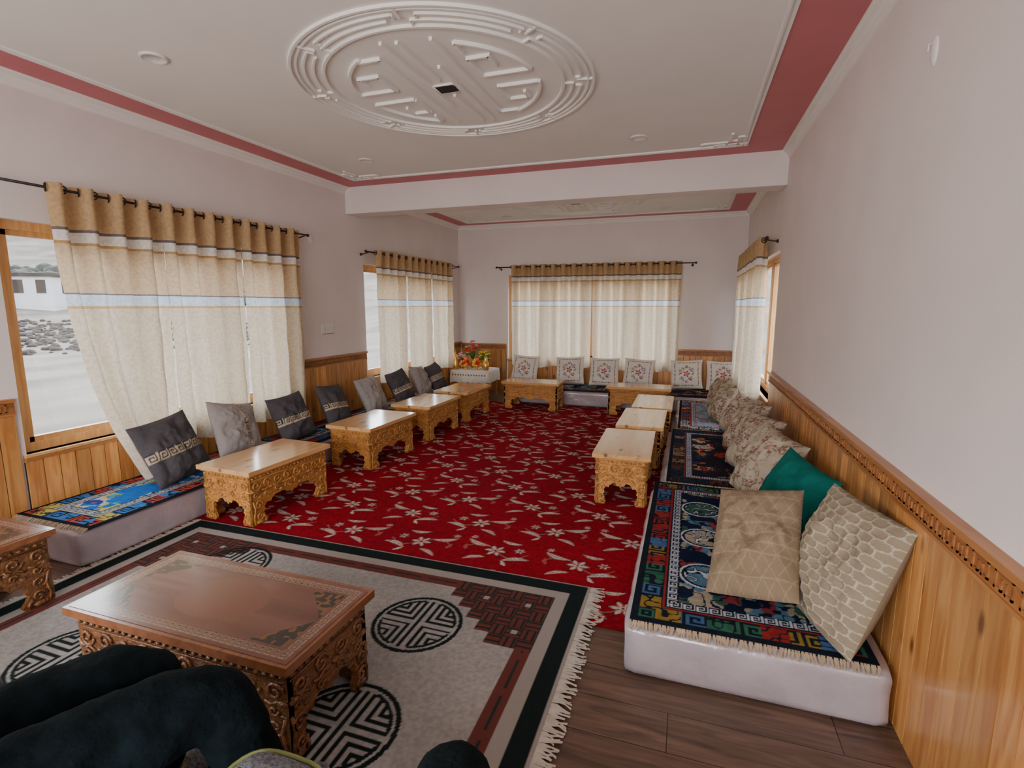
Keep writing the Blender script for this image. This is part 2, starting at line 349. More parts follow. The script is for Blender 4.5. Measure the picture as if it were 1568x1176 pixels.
def tib(x,y,w,h,pal,seed=0,keycol=(.5,.52,.6),edge=(.010,.016,.025)):
    C=np.empty(x.shape+(3,)); bg=np.array(pal['field']); C[:]=bg
    dx=np.minimum(x,w-x); dy=np.minimum(y,h-y); d=np.minimum(dx,dy); along=np.where(dx<dy,y,x)
    n1=vn(x*28+seed,y*28,seed); n2=vn(x*14,y*14+seed,seed+1); n3=vn(x*50,y*50,seed+3)
    cols=[np.array(c) for c in pal['motif']]
    nm=np.abs(n1-.5)
    sel=(vn(x*7+seed,y*7,seed+5)*len(cols)*1.3).astype(int)%len(cols)
    for k,c in enumerate(cols):
        C[(n2>.50)&(nm>.08)&(sel==k)]=c
    if pal.get('round',True):
        nr=max(2,int((h-.5)/.36)); 
        for i in range(nr):
            cy=.25+(h-.5)*(i+.5)/nr
            for cx in ((w/2-.14,w/2+.14) if w>.8 else (w/2,)):
                r=np.hypot(x-cx,y-cy)
                m=r<.125; C[m]=bg*.6
                C[m&(nm>.12)&(r<.10)]=cols[(i+1)%len(cols)]
                C[m&(nm<.05)&(r<.10)]=np.array(keycol)
                C[(r>.113)&(r<.125)]=np.array(keycol)
    b=(d<.20); C[b]=np.array(edge)
    bb=(d>.03)&(d<.125); s_=np.floor(along/.105); cs=(hsh(s_,s_*0+seed,seed+2)*len(pal['border'])).astype(int)
    kb=keyband(along/.10,np.clip((d-.03)/.095,0,.999)); fl=nm>.09
    for k,c in enumerate(pal['border']):
        C[bb&(cs==k)&np.where((s_%2==0),kb,fl)]=np.array(c)
    C[(d>.128)&(d<.14)]=np.array(pal['line'])
    kk=(d>.147)&(d<.195); C[kk]=np.array(edge)*1.3; C[kk&keyband(along/.048,np.clip((d-.147)/.048,0,.999))]=np.array(keycol)
    C*=(.8+.35*n3[...,None]); return C
P_navy=dict(field=(.008,.013,.038),motif=[(.24,.04,.04),(.08,.18,.26),(.34,.29,.21),(.04,.10,.08)],border=[(.27,.17,.035),(.26,.025,.025),(.035,.13,.08),(.055,.12,.26)],line=(.25,.025,.025))
P_blue=dict(field=(.02,.13,.42),motif=[(.45,.05,.06),(.08,.40,.20),(.55,.45,.12),(.45,.50,.60),(.03,.05,.2)],border=[(.10,.35,.25),(.45,.07,.05),(.50,.42,.10),(.05,.18,.45)],line=(.45,.42,.3),round=False)
P_flor=dict(field=(.020,.018,.028),motif=[(.34,.04,.03),(.45,.36,.28),(.38,.13,.04),(.03,.04,.10),(.02,.02,.03)],border=[(.10,.04,.03),(.02,.03,.06),(.25,.16,.10)],line=(.18,.04,.03),round=False)
P_lil=dict(field=(.30,.33,.42),motif=[(.10,.14,.35),(.50,.46,.42),(.40,.10,.12),(.12,.30,.30)],border=[(.10,.14,.35),(.45,.42,.38),(.35,.08,.06)],line=(.35,.05,.05),round=False)
# ---------------------------------------------------------------- room shell
def wall_x(name,xa,xb,y0,y1,ops):
    mb=MB(); y=y0
    for (a,b,za,zb) in sorted(ops):
        mb.box(xa,xb,y,a,0,ZC); mb.box(xa,xb,a,b,0,za); mb.box(xa,xb,a,b,zb,ZC); y=b
    mb.box(xa,xb,y,y1,0,ZC); return mb.obj(name,['wall'])
def wall_y(name,ya,yb,x0,x1,ops):
    mb=MB(); x=x0
    for (a,b,za,zb) in sorted(ops):
        mb.box(x,a,ya,yb,0,ZC); mb.box(a,b,ya,yb,0,za); mb.box(a,b,ya,yb,zb,ZC); x=b
    mb.box(x,x1,ya,yb,0,ZC); return mb.obj(name,['wall'])
W1=(2.1,4.5,.6,2.12); W2=(5.98,8.45,.6,2.12); W5=(-1.1,0.9,.6,2.12); WR=(5.78,8.5,.6,2.12)
WB=(-3.12,-.16,.6,2.12); WF=(-3.4,.3,.6,2.3)  # WF: unseen front window, added to let fill light in behind the camera
wall_x('wall_left',XL-.22,XL,YF-.2,YB+.2,[W1,W2,W5])
wall_x('wall_right',XR,XR+.22,YF-.2,YB+.2,[WR])
wall_y('wall_back',YB,YB+.22,XL,XR,[WB])
wall_y('wall_front',YF-.22,YF,XL,XR,[WF])
mb=MB(); mb.box(XL-.22,XR+.22,YF-.22,YB+.22,-.15,0); mb.obj('floor',['floor'])
mb=MB(); mb.box(XL-.22,XR+.22,YF-.22,YB+.22,ZC,ZC+.2); mb.obj('ceiling',['ceil'])
mb=MB(); mb.box(XL,XR,5.65,5.92,2.70,ZC); mb.obj('ceiling_beam',['wall'],0.006)
tn=[0]
def trim(): tn[0]+=1; return 'trim_%d'%tn[0]
def band(name,x0,x1,y0,y1,wl,wr,wn,wf):
    mb=MB(); z0,z1=ZC-.004,ZC-.0005
    mb.box(x0,x0+wl,y0,y1,z0,z1,0); mb.box(x1-wr,x1,y0,y1,z0,z1,0); mb.box(x0+wl,x1-wr,y0,y0+wn,z0,z1,0); mb.box(x0+wl,x1-wr,y1-wf,y1,z0,z1,0)
    a,b,c,d=x0+wl,x1-wr,y0+wn,y1-wf; w=.018;h=.012
    for k in (0,.032):
        mb.bar2(a+k,c,a+k,d,ZC,w,h,1); mb.bar2(b-k,c,b-k,d,ZC,w,h,1); mb.bar2(a,c+k,b,c+k,ZC,w,h,1); mb.bar2(a,d-k,b,d-k,ZC,w,h,1)
    for (cx,sx) in ((a,1),(b,-1)):
        for (cy,sy) in ((c,1),(d,-1)):
            L=[(0,.10,.34,.10),(.10,0,.10,.34),(.34,.10,.34,.02),(.22,.10,.22,.18),(.22,.18,.48,.18),(.48,.18,.48,.10),(.10,.34,.02,.34),(.10,.22,.18,.22),(.18,.22,.18,.48)]
            for (p,q,r,s_) in L: mb.bar2(cx+sx*p*.8,cy+sy*q*.8,cx+sx*r*.8,cy+sy*s_*.8,ZC,.026,.014,1)
            for (p,q,pp,qq) in ((.02,.02,.17,.10),(.20,.10,.38,.14)): mb.box(min(cx+sx*p,cx+sx*pp),max(cx+sx*p,cx+sx*pp),min(cy+sy*q,cy+sy*qq),max(cy+sy*q,cy+sy*qq),ZC-.005,ZC-.001,0)
    return mb.obj(name,['pink','plaster'])
band(trim(),XL,XR,YF,5.65,.34,.40,.35,.28)
band(trim(),XL,XR,5.92,YB,.32,.32,.25,.30)
def cornice(name,x0,x1,y0,y1,front=True):
    k=.72; prof=[(0,-.115),(.018,-.11),(.022,-.08),(.045,-.07),(.05,-.045),(.085,-.035),(.09,-.006),(.105,-.006),(.105,0),(0,0)]
    prof=[(a*k*.9,b*k) for a,b in prof]; mb=MB()
    def run(pa,pb,nx,ny):
        n=len(prof); vs=[]
        for p in (pa,pb):
            for (o,z) in prof: vs.append((p[0]+nx*o,p[1]+ny*o,ZC+z))
        fs=[(i,(i+1)%n,n+(i+1)%n,n+i) for i in range(n)]+[tuple(range(n)),tuple(range(2*n-1,n-1,-1))]
        mb.add(vs,fs,0)
    run((x0,y0),(x0,y1),1,0); run((x1,y0),(x1,y1),-1,0)
    run((x0,y1),(x1,y1),0,-1) if front else None
    return mb.obj(name,['plaster'])
cornice(trim(),XL,XR,YF,5.65,False)
cornice(trim(),XL,XR,5.92,YB,True)
def medallion(name,cx,cy):
    mb=MB(); z=ZC; P=math.pi
    mb.arc(cx,cy,z,.970,0,2*P,.020,.016); mb.arc(cx,cy,z,.935,0,2*P,.014,.012); mb.arc(cx,cy,z,.775,0,2*P,.022,.016)
    for k in range(8):
        a=k*P/4+.2; w=.07
        mb.arc(cx,cy,z,.890,a+w,a+P/4-w,.016,.014); mb.arc(cx,cy,z,.835,a+w*.4,a+P/4-w*1.8,.016,.014)
        for (aa,r0,r1) in ((a+w,.890,.855),(a+P/4-w,.890,.855),(a-.03,.97,.86),(a+.03,.775,.835)):
            mb.bar2(cx+r0*math.cos(aa),cy+r0*math.sin(aa),cx+r1*math.cos(aa),cy+r1*math.sin(aa),z,.016,.014)
    w,h=.022,.020
    # interlocking key: offset long bars, each turning at its end, point-symmetric about the hub
    for s in (1,-1):
        def B(x0,y0,x1,y1): mb.bar2(cx+s*x0,cy+s*y0,cx+s*x1,cy+s*y1,z,w,h)
        B(.20,-.62,.20,.50); B(.189,.50,.34,.50)
        B(.09,-.30,.09,.66); B(.0,-.64,.0,-.12)
        B(.30,-.10,.61,-.10); B(.30,-.111,.30,-.34); B(.289,-.34,.43,-.34); B(.43,-.351,.43,-.22)
        B(.34,.08,.61,.08); B(.34,.069,.34,.30); B(.329,.30,.48,.30); B(.48,.311,.48,.20)
        B(.30,-.54,.30,-.42)
        o=0 if s>0 else P
        mb.arc(cx,cy,z,.62,o+.13,o+1.02,w,h); mb.arc(cx,cy,z,.62,o-1.06,o-.16,w,h)
    mb.box(cx-.065,cx+.065,cy-.055,cy+.055,z-.016,z-.001,1)
    mb.tube([(cx-.07,cy-.06,z-.010),(cx+.07,cy-.06,z-.010),(cx+.07,cy+.06,z-.010),(cx-.07,cy+.06,z-.010),(cx-.07,cy-.06,z-.010)],.009,6,0)
    return mb.obj(name,['plaster','black'])
medallion('ceiling_medallion',-1.60,3.37); medallion('ceiling_medallion',-1.60,7.5)
for (x,y) in ((-3.05,2.44),(-3.14,4.70),(-.48,4.85),(-.35,1.7),(-2.9,8.3),(-.4,8.3)):
    mb=MB(); mb.lathe([(.075,0),(.075,-.008),(.062,-.014),(.058,-.008),(.01,-.008)],(x,y,ZC),24,0); mb.obj('ceiling_light_cover',['white'])
# ---------------------------------------------------------------- wainscot (pine panelling)
def wains(axis,pos,sgn,a,b,top,rail=True,bottom=0.0):
    mb=MB(); d=.02; w=.095
    def bx(s0,s1,o0,o1,z0,z1,mi):
        if axis=='x': mb.box(min(pos+sgn*o0,pos+sgn*o1),max(pos+sgn*o0,pos+sgn*o1),s0,s1,z0,z1,mi)
        else: mb.box(s0,s1,min(pos+sgn*o0,pos+sgn*o1),max(pos+sgn*o0,pos+sgn*o1),z0,z1,mi)
    bx(a,b,0,.010,bottom,top-.01,3)
    zt=top-.10 if rail else top
    n=max(1,round((b-a)/w)); ww=(b-a)/n
    for i in range(n):
        s0=a+i*ww; bx(s0+.0025,s0+ww-.0025,.010,d,bottom,zt,0)
    if rail:
        bx(a,b,.010,.026,zt,top-.022,2)
        bx(a,b,0,.045,top-.022,top,1); bx(a,b,.010,.032,zt-.008,zt+.004,1)
        p=.115; m=int((b-a)/p)
        for i in range(m):
            s=a+i*p+.01; z=zt+.014; e=.030
            for (u0,u1,v0,v1) in ((0,.085,.046,.054),(0,.008,.0,.054),(0,.035,0,.008),(.027,.035,0,.034),(.077,.085,.0,.054),(.05,.085,0,.008),(.05,.058,0,.034)):
                bx(s+u0,s+u1,.024,e,z+v0,z+v1,2)
    else: bx(a,b,0,.03,top,top+.02,1)
    return mb.obj(trim(),['pine','pineh','pinecarve','black'])
wains('x',XR,-1,YF,5.74,.925)
wains('x',XR,-1,5.76,8.52,.56,False)
wains('x',XR,-1,8.54,YB,.88)
wains('x',XL,1,1.0,2.06,.985); wains('x',XL,1,YF,-1.15,.985); wains('x',XL,1,-1.1,.95,.56,False)
wains('x',XL,1,2.08,4.50,.56,False)
wains('x',XL,1,4.54,5.94,.97); wains('x',XL,1,5.98,8.45,.56,False); wains('x',XL,1,8.49,YB,.90)
wains('y',YB,-1,XL+.05,WB[0]-.03,.88); wains('y',YB,-1,WB[0],WB[1],.56,False); wains('y',YB,-1,WB[1]+.03,XR-.05,.86)
wains('y',YF,1,XL+.05,XR-.05,.58,False)
# ---------------------------------------------------------------- windows
wn=[0]
def window(axis,pos,sgn,a,b,z0,z1,nm=3):
    wn[0]+=1; mb=MB()
    def bx(s0,s1,o0,o1,za,zb,mi):
        if axis=='x': mb.box(min(pos+sgn*o0,pos+sgn*o1),max(pos+sgn*o0,pos+sgn*o1),s0,s1,za,zb,mi)
        else: mb.box(s0,s1,min(pos+sgn*o0,pos+sgn*o1),max(pos+sgn*o0,pos+sgn*o1),za,zb,mi)
    f=.06; o0,o1=.06,.13
    bx(a,a+f,o0,o1,z0,z1,0); bx(b-f,b,o0,o1,z0,z1,0); bx(a+f,b-f,o0,o1,z0,z0+f,0); bx(a+f,b-f,o0,o1,z1-f,z1,0)
    for i in range(1,nm):
        s=a+(b-a)*i/nm; bx(s-.035,s+.035,o0,o1,z0+f,z1-f,0)
    for i in range(nm):
        s0=a+(b-a)*i/nm+.035; s1=a+(b-a)*(i+1)/nm-.035; g=.035
        if i==0: s0=a+f
        if i==nm-1: s1=b-f
        bx(s0,s0+g,.075,.115,z0+f,z1-f,0); bx(s1-g,s1,.075,.115,z0+f,z1-f,0); bx(s0,s1,.075,.115,z0+f,z0+f+g,0); bx(s0,s1,.075,.115,z1-f-g,z1-f,0)
        bx(s0+g,s1-g,.094,.098,z0+f+g,z1-f-g,1)
    bx(a-.02,b+.02,-.03,.06,z0-.018,z0,0)
    ob=mb.obj('window_%d'%wn[0],['frame','glass'])
    L=bpy.data.lights.new('window_portal','AREA'); L.shape='RECTANGLE'; L.size=b-a; L.size_y=z1-z0; L.cycles.is_portal=True
    lo=bpy.data.objects.new('window_portal',L); scene.collection.objects.link(lo)
    c=(pos+sgn*.16,(a+b)/2,(z0+z1)/2) if axis=='x' else ((a+b)/2,pos+sgn*.16,(z0+z1)/2)
    lo.location=c; dirv=Vector((-sgn,0,0)) if axis=='x' else Vector((0,-sgn,0))
    lo.rotation_euler=dirv.to_track_quat('-Z','Y').to_euler()
    return ob
window('x',XL,-1,*W1); window('x',XL,-1,*W2); window('y',YB,1,*WB,nm=4); window('x',XR,1,*WR); window('x',XL,-1,*W5); window('y',YF,-1,*WF,nm=4)
# ---------------------------------------------------------------- curtains
def curtain(axis,pos,sgn,a,b,zr,zb,pleats,panels,rod,seed=0,slant=0.0,bulge=0.0):
    root=empty('curtain')
    r=random.Random(seed); mb=MB(); amp=.060
    def W(s,o,z): return (pos+sgn*o,s,z) if axis=='x' else (s,pos+sgn*o,z)
    nz=40; edges=[a+(b-a)*i/panels for i in range(panels+1)]
    for pi in range(panels):
        p0,p1=edges[pi],edges[pi+1]; npl=max(2,round(pleats/panels)); ns=npl*16; vs=[]; ph=r.random()*2
        gap=.014 if pi>0 else 0
        for j in range(nz+1):
            t=j/nz; 
            for i in range(ns+1):
                u=i/ns; k=max(0,1-u*1.2) if pi==0 else 0
                zbb=zb-(.15*k if slant else 0)
                z=zr+.035-(zr+.035-zbb)*t
                s=p0+gap*t*2+(p1-p0-gap*t*2)*u
                s+=.022*t*math.sin(u*npl*2*math.pi*.5+ph*3)
                am=amp*(1-.20*t)+.016*t*math.sin(u*9+ph)
                sw=math.sin(u*npl*2*math.pi); sw=math.copysign(abs(sw)**.8,sw)
                o=.115+am*sw+.020*t*math.sin(u*npl*math.pi*1.3+ph*4)
                o+=.006*math.sin(u*npl*6*math.pi+ph+z*5)*t+.004*math.sin(z*16+u*14+ph)
                if pi==0: s+=slant*(t**2.8)*k; o+=bulge*(t**2.4)*k
                zz=z+(.02*math.sin(u*6+ph) if j==nz else 0)
                vs.append(W(s,o,zz))
        fs=[(j*(ns+1)+i,j*(ns+1)+i+1,(j+1)*(ns+1)+i+1,(j+1)*(ns+1)+i) for j in range(nz) for i in range(ns)]
        mb.add(vs,fs,0,True)
    mb.obj('cloth',['curtain'],parent=root)
    m2=MB(); m2.tube([W(rod[0],.115,zr),W(rod[1],.115,zr)],.009,10,0)
    for e in rod:
        m2.ell(W(e,.115,zr),(.018,.018,.018),0)
        q=e+(.05 if e==min(rod) else -.05); m2.tube([W(q,.0,zr-.03),W(q,.03,zr-.03),W(q,.115,zr-.012)],.007,6,0)
        m2.ell(W(q,.004,zr-.03),(.02,.02,.02),0)
    for pi in range(panels):
        npl=max(2,round(pleats/panels))
        for k in range(npl*2):
            s=edges[pi]+(edges[pi+1]-edges[pi])*(k/(npl*2.0)) 
            ring=[]
            for q in range(13):
                an=2*math.pi*q/12; sl=1 if k%2 else -1
                ring.append(W(s+.012*sl*math.cos(an),.115+.026*math.cos(an),zr+.026*math.sin(an)))
            m2.tube(ring,.005,5,0,False)
    m2.obj('rod',['metal'],parent=root)
    return root
curtain('x',XL,1,2.34,4.66,2.335,.42,13,3,(1.75,4.80),1,slant=.30,bulge=.15)
curtain('x',XL,1,6.10,8.50,2.27,.50,12,3,(5.88,8.75),2)
curtain('y',YB,-1,-3.02,-.13,2.25,.50,14,4,(-3.30,.08),3)
curtain('x',XR,-1,6.10,8.55,2.25,.52,12,3,(5.9,8.7),4)
# ---------------------------------------------------------------- switch + wall plate
mb=MB(); mb.box(XL,XL+.012,5.08,5.30,1.24,1.36,0)
for k in range(4): mb.box(XL+.012,XL+.018,5.10+k*.048,5.135+k*.048,1.27,1.33,0)
mb.box(XL+.012,XL+.0135,5.08,5.30,1.24,1.245,1); mb.obj('switch_board',['white','black'],.003)
mb=MB(); mb.ell((XL,4.98,2.33),(.012,.05,.06),0,14,8); mb.obj('wall_junction_cover',['white'])
mb=MB(); mb.ell((XR,2.50,2.52),(.012,.030,.055),0,14,8); mb.tube([(XR-.008,2.50,2.55),(XR-.022,2.50,2.545),(XR-.022,2.50,2.52)],.003,6,0); mb.obj('wall_hook',['wall'])
# ---------------------------------------------------------------- rugs on floor
def flatrug(name,x0,x1,y0,y1,z0,th,res,fn,edgecol,extra=None,mats=('carpet','fringe'),und=.0):
    nx=int((x1-x0)/res)+1; ny=int((y1-y0)/res)+1
    X,Y=np.meshgrid(np.linspace(x0,x1,nx),np.linspace(y0,y1,ny))
    Z=np.full_like(X,z0+th)+und*(vn(X*3,Y*3,6)-.5)
    ex=[boxarr(x0,x1,y0,y1,z0,z0+th-.0015-und*.5)+(edgecol,0)]
    if extra: ex+=extra
    me=gridmesh(name,np.stack([X,Y,Z],-1),fn(X,Y),mats,ex)
    return link(name,me)
def fringe(x0,y0,x1,y1,nx_,ny_,n,L,z0,z1,seed=0,mi=1,w=.006):
    r=random.Random(seed); V=[];F=[]
    dx,dy=(x1-x0),(y1-y0); D=math.hypot(dx,dy); ux,uy=dx/D,dy/D
    for i in range(n):
        t=(i+.5)/n+r.uniform(-.3,.3)/n; px,py=x0+dx*t,y0+dy*t; l=L*r.uniform(.75,1.15); sk=r.uniform(-.35,.35)*L
        b=len(V)
        for k in range(4):
            q=k/3; cx=px+nx_*l*q+ux*sk*q*q; cy=py+ny_*l*q+uy*sk*q*q; z=z0+(z1-z0)*min(1,q*1.3)+(.006*math.sin(q*3.1)*r.random())
            ww=w*(1+.4*math.sin(q*6))
            V+=[(cx-ux*ww,cy-uy*ww,z),(cx+ux*ww,cy+uy*ww,z)]
        F+=[(b+2*k,b+2*k+1,b+2*k+3,b+2*k+2) for k in range(3)]
    return (V,F,(.5,.45,.4),mi)
flatrug('red_carpet',-3.42,-.14,2.36,7.9,0.0,.008,.0075,red_carpet,(.2,.01,.01))
flatrug('grey_rug',RX0,RX1,RY0,RY1,.0085,.010,.006,white_rug,(.4,.36,.33),
   [fringe(RX1,RY0,RX1,RY1,1,0,200,.075,.017,.010,1),fringe(RX0,RY0,RX0,RY1,-1,0,200,.07,.017,.010,2)])
# ---------------------------------------------------------------- mattresses
def mattress(name,x0,x1,y0,y1,h):
    r=.04
    bm=bmesh.new(); bmesh.ops.create_cube(bm,size=1)
    for v in bm.verts: v.co=Vector(((x0+x1)/2+v.co.x*(x1-x0),(y0+y1)/2+v.co.y*(y1-y0),h/2+v.co.z*h))
    bmesh.ops.subdivide_edges(bm,edges=bm.edges[:],cuts=18,use_grid_fill=True)
    for v in bm.verts:
        c=v.co
        cx=min(max(c.x,x0+r),x1-r); cy=min(max(c.y,y0+r),y1-r); cz=min(max(c.z,r),h-r)
        q=Vector((cx,cy,cz)); d=c-q
        if d.length>r: v.co=q+d.normalized()*r
        n=float(vn(np.array([c.x*9+c.z*7]),np.array([c.y*9+c.z*5]),4)[0])-.5
        if c.z>.03 and d.length>1e-6: v.co+=d.normalized()*n*.018*(1 if c.z<h-.01 else .3)
    for f in bm.faces: f.smooth=True
    me=bpy.data.meshes.new(name); bm.to_mesh(me); bm.free(); me.materials.append(M['mattress'])
    return link(name,me)
MH=.235
for (x0,y0,y1) in ((-.20,2.06,3.90),(-.15,3.92,5.76),(-.09,5.78,7.86)): mattress('floor_mattress',x0,.79,y0,y1,MH)
for (y0,y1) in ((1.92,3.86),(3.90,5.80),(5.84,7.60)): mattress('floor_mattress',-4.06,-3.38,y0,y1,MH)
for (x0,x1) in ((-2.75,-1.0),(-.98,.79)): mattress('floor_mattress',x0,x1,7.92,8.93,MH)
def bedrug(x0,x1,y0,y1,pal,seed,res=.0065,swap=False,fr='near'):
    def fn(X,Y):
        if swap: return tib(Y-y0,X-x0,y1-y0,x1-x0,pal,seed)
        return tib(X-x0,Y-y0,x1-x0,y1-y0,pal,seed)
    ex=[]
    if fr: ex=[fringe(x0,y0,x1,y0,0,-1,int((x1-x0)/.011),.035,MH+.012,MH-.01,seed,1,.004)]
    return flatrug('mattress_rug',x0,x1,y0,y1,MH+.003,.012,res,fn,(.02,.02,.03),ex,('carpet','fringeb'),.004)
bedrug(-.175,.74,2.09,3.93,P_navy,1,.005)
bedrug(-.10,.74,3.97,5.76,P_flor,3); bedrug(-.05,.74,5.80,7.6,P_lil,5,.008)
bedrug(-4.04,-3.36,1.97,3.80,P_blue,2,.006); bedrug(-4.0,-3.40,3.92,5.7,P_navy,4,.008); bedrug(-4.0,-3.40,5.86,7.5,P_blue,6,.009)
bedrug(-2.7,-1.05,7.95,8.75,P_navy,2,.009,True,None); bedrug(-.93,.74,7.95,8.75,P_flor,6,.009,True,None)
# ---------------------------------------------------------------- cushions
def pillow(name,c,e1,e2,w,h,th,colfn,N=44,seed=0,relief=None,pinch=.06):
    e1=Vector(e1).normalized(); e2=Vector(e2); e2=(e2-e1*e2.dot(e1)).normalized(); e3=e1.cross(e2)
    u=np.linspace(-1,1,N+1); U,V=np.meshgrid(u,u)
    U2=np.sin(U*math.pi/2)*.35+U*.65; V2=np.sin(V*math.pi/2)*.35+V*.65
    px=U2*w/2*(1-pinch*(1-V2**2)); py=V2*h/2*(1-pinch*(1-U2**2))
    T=np.power(np.clip((1-U2**4)*(1-V2**4),0,1),.5)*np.power(np.clip((1-U2**2)*(1-V2**2),0,1),.16)
    wr=(vn(U2*3+seed,V2*3+9,seed)-.5)*.045*T+(vn(U2*8+seed,V2*8,seed+1)-.5)*.016*T
    py=py-.02*(1-V2)*(1-U2**2)*.3
    Z=th/2*T+wr
    if relief is not None: Z=Z+relief(U2*w/2,V2*h/2)*np.clip(T*2,0,1)
    Zb=-th/2*T+wr*.5
    col=colfn(U2*w/2,V2*h/2)
    R=Matrix((e1,e2,e3)).transposed(); Rn=np.array(R)
    def W(z): return np.stack([px,py,z],-1)@Rn.T+np.array(c)
    A=W(Z); B=W(Zb)[:,::-1]
    V_=B.reshape(-1,3); idx=np.arange((N+1)**2).reshape(N+1,N+1)
    F=np.stack([idx[:-1,:-1],idx[:-1,1:],idx[1:,1:],idx[1:,:-1]],-1).reshape(-1,4)
    me=gridmesh(name,A,col,('fabric',),[(V_,F,col[2,2],0)])
    return link(name,me)
def c_key(base,vert=False,off=0.0):
    def f(x,y):
        C=np.empty(x.shape+(3,)); C[:]=np.array(base); C*=(.85+.3*vn(x*200,y*200,1)[...,None])
        a,b=(y,x) if vert else (x,y)
        t=(b-off)/.062+.5; m=(t>0)&(t<1)
        k=keyband((a+5)/.062,np.clip(t,0,.999)); C[m&k]=np.array((.55,.45,.33)); C[m&~k]=np.array(base)*.40
        C[(np.abs(np.abs(t-.5)-.56)<.06)]=np.array((.58,.48,.38))
        return C
    return f
def c_white(x,y):
    C=np.empty(x.shape+(3,)); C[:]=np.array((.84,.79,.73)); d=np.maximum(np.abs(x),np.abs(y))
    fr=(d>.178)&(d<.196); C[fr]=np.array((.28,.12,.10)); C[fr&keyband((x+y+5)/.03,np.clip((d-.178)/.018,0,.999))]=np.array((.7,.62,.55))
    for (a,b,r,c) in ((0,0,.058,(.45,.06,.09)),(.09,.06,.038,(.20,.10,.28)),(-.09,.05,.038,(.45,.12,.06)),(.07,-.08,.038,(.40,.06,.12)),(-.08,-.07,.034,(.12,.14,.32)),(0,.12,.030,(.42,.14,.10)),(0,-.125,.028,(.25,.10,.22))):
        C[flower(x-a,y-b,r,5)]=np.array(c); C[flower(x-a,y-b,r*.5,5)]=np.array((.70,.50,.40))
    for a in range(6): 
        u,v=rot(x,y,a*1.05); C[leaf(u-.10,v,.035,.009,.6)]=np.array((.08,.18,.09))
    return C
def c_floral(seed):
    def f(x,y):
        C=np.empty(x.shape+(3,)); C[:]=np.array((.46,.38,.29)); 
        for (s_,cc,rr,o) in ((.11,(.20,.08,.07),.040,0),(.085,(.22,.17,.10),.026,.04)):
            i=np.floor((x+o)/s_); j=np.floor((y+o)/s_); u=(x+o)-(i+.5)*s_; v=(y+o)-(j+.5)*s_
            u=u-(hsh(i+9,j+9,seed)-.5)*.05; v=v-(hsh(i+9,j+9,seed+1)-.5)*.05; on=hsh(i+9,j+9,seed+2)>.18
            C[on&flower(u,v,rr,5,seed)]=np.array(cc); C[on&flower(u,v,rr*.45,5)]=np.array((.46,.30,.23))
            p=vn(x*40+seed,y*40,seed); C[(np.abs(p-.5)<.045)&(vn(x*12,y*12,seed)>.45)]=np.array((.21,.17,.10))
        return C
    return f
def c_tri(x,y):
    C=np.empty(x.shape+(3,)); C[:]=np.array((.25,.18,.115))
    s=.058; l=(np.abs((y/(s*.866))%1-.5)>.465)|(np.abs(((x*.866+y*.5)/(s*.866))%1-.5)>.465)|(np.abs(((x*.866-y*.5)/(s*.866))%1-.5)>.465)
    C[l]=np.array((.33,.25,.17)); return C
def ogee(x,y,s=.070):
    wv=.15*np.sin(2*np.pi*(x-y)/s); wv2=.15*np.sin(2*np.pi*(x+y)/s)
    a=((x+y)/s+wv)%1.0; b=((x-y)/s+wv2)%1.0
    return np.minimum(np.minimum(a,1-a),np.minimum(b,1-b))*s*.7
def c_scale(x,y):
    C=np.empty(x.shape+(3,)); C[:]=np.array((.28,.225,.155)); C[ogee(x,y)<.0032]=np.array((.46,.40,.30)); return C
def r_scale(x,y): return np.clip(ogee(x,y)/.012,0,1)*-.006+.006
def c_plain(col):
    def f(x,y): C=np.empty(x.shape+(3,)); C[:]=np.array(col); return C*(.9+.2*vn(x*20,y*20,2)[...,None])
    return f
dg=(.085,.078,.086); lg=(.36,.325,.32)
zc=MH+.015
LC=[(2.80,dg,False,-.02,.50,.10),(3.40,lg,True,.05,.50,-.2),(4.08,dg,False,-.02,.47,.05),(4.74,dg,False,-.02,.47,-.1),(5.46,lg,True,.05,.47,.05),(6.15,dg,False,-.03,.46,.1),(6.72,lg,True,.04,.46,-.1),(7.2,dg,False,0,.44,.1)]
for i,(y,c,vt,off,s_,rl) in enumerate(LC):
    lean=.42
    e1=Vector((-.10+.05*(i%3),1,rl)); e2=Vector((-math.sin(lean),-rl*.6,math.cos(lean)))
    pillow('grey_cushion',(XL+.40,y,zc+s_*.5*math.cos(lean)+.006+abs(rl)*.12),e1,e2,s_,s_,.17,c_key(c,vt,off),60,i)
for i,x in enumerate((-2.66,-1.86,-1.28,-.72,.02,.56)):
    e1=Vector((1,.05*((i%3)-1),.05*((i*2)%3-1))); e2=Vector((0,.30,1))
    pillow('white_floral_cushion',(x,8.58 if i not in(4,5) else 8.66,zc+.238),e1,e2,.49,.47,.15,c_white,56,i)
for i,(y,s_) in enumerate(((3.74,.52),(4.42,.50),(5.06,.48),(5.66,.46),(6.35,.44),(7.0,.44))):
    e1=Vector((.38,-1,.10*(i%3-1))); e2=Vector((.50 if i<4 else .3,.10,1))
    pillow('floral_cushion',(XR-(.28 if i<4 else .40),y,zc+s_/2-.015),e1,e2,s_,s_,.20,c_floral(i),64,i)
pillow('teal_cushion',(.60,3.12,zc+.248),(.35,-1,-.12),(.42,.1,1),.50,.48,.20,c_plain((.0,.13,.11)),44,5)
pillow('quilted_cushion',(.650,2.33,zc+.268),(.14,-.50,.0),(.15,.10,.47),.53,.55,.20,c_scale,130,3,r_scale,.03)
pillow('beige_cushion',(.345,2.49,.505),(.407,-.141,.09),(.19,.439,.415),.38,.55,.16,c_tri,90,2,None,.03)
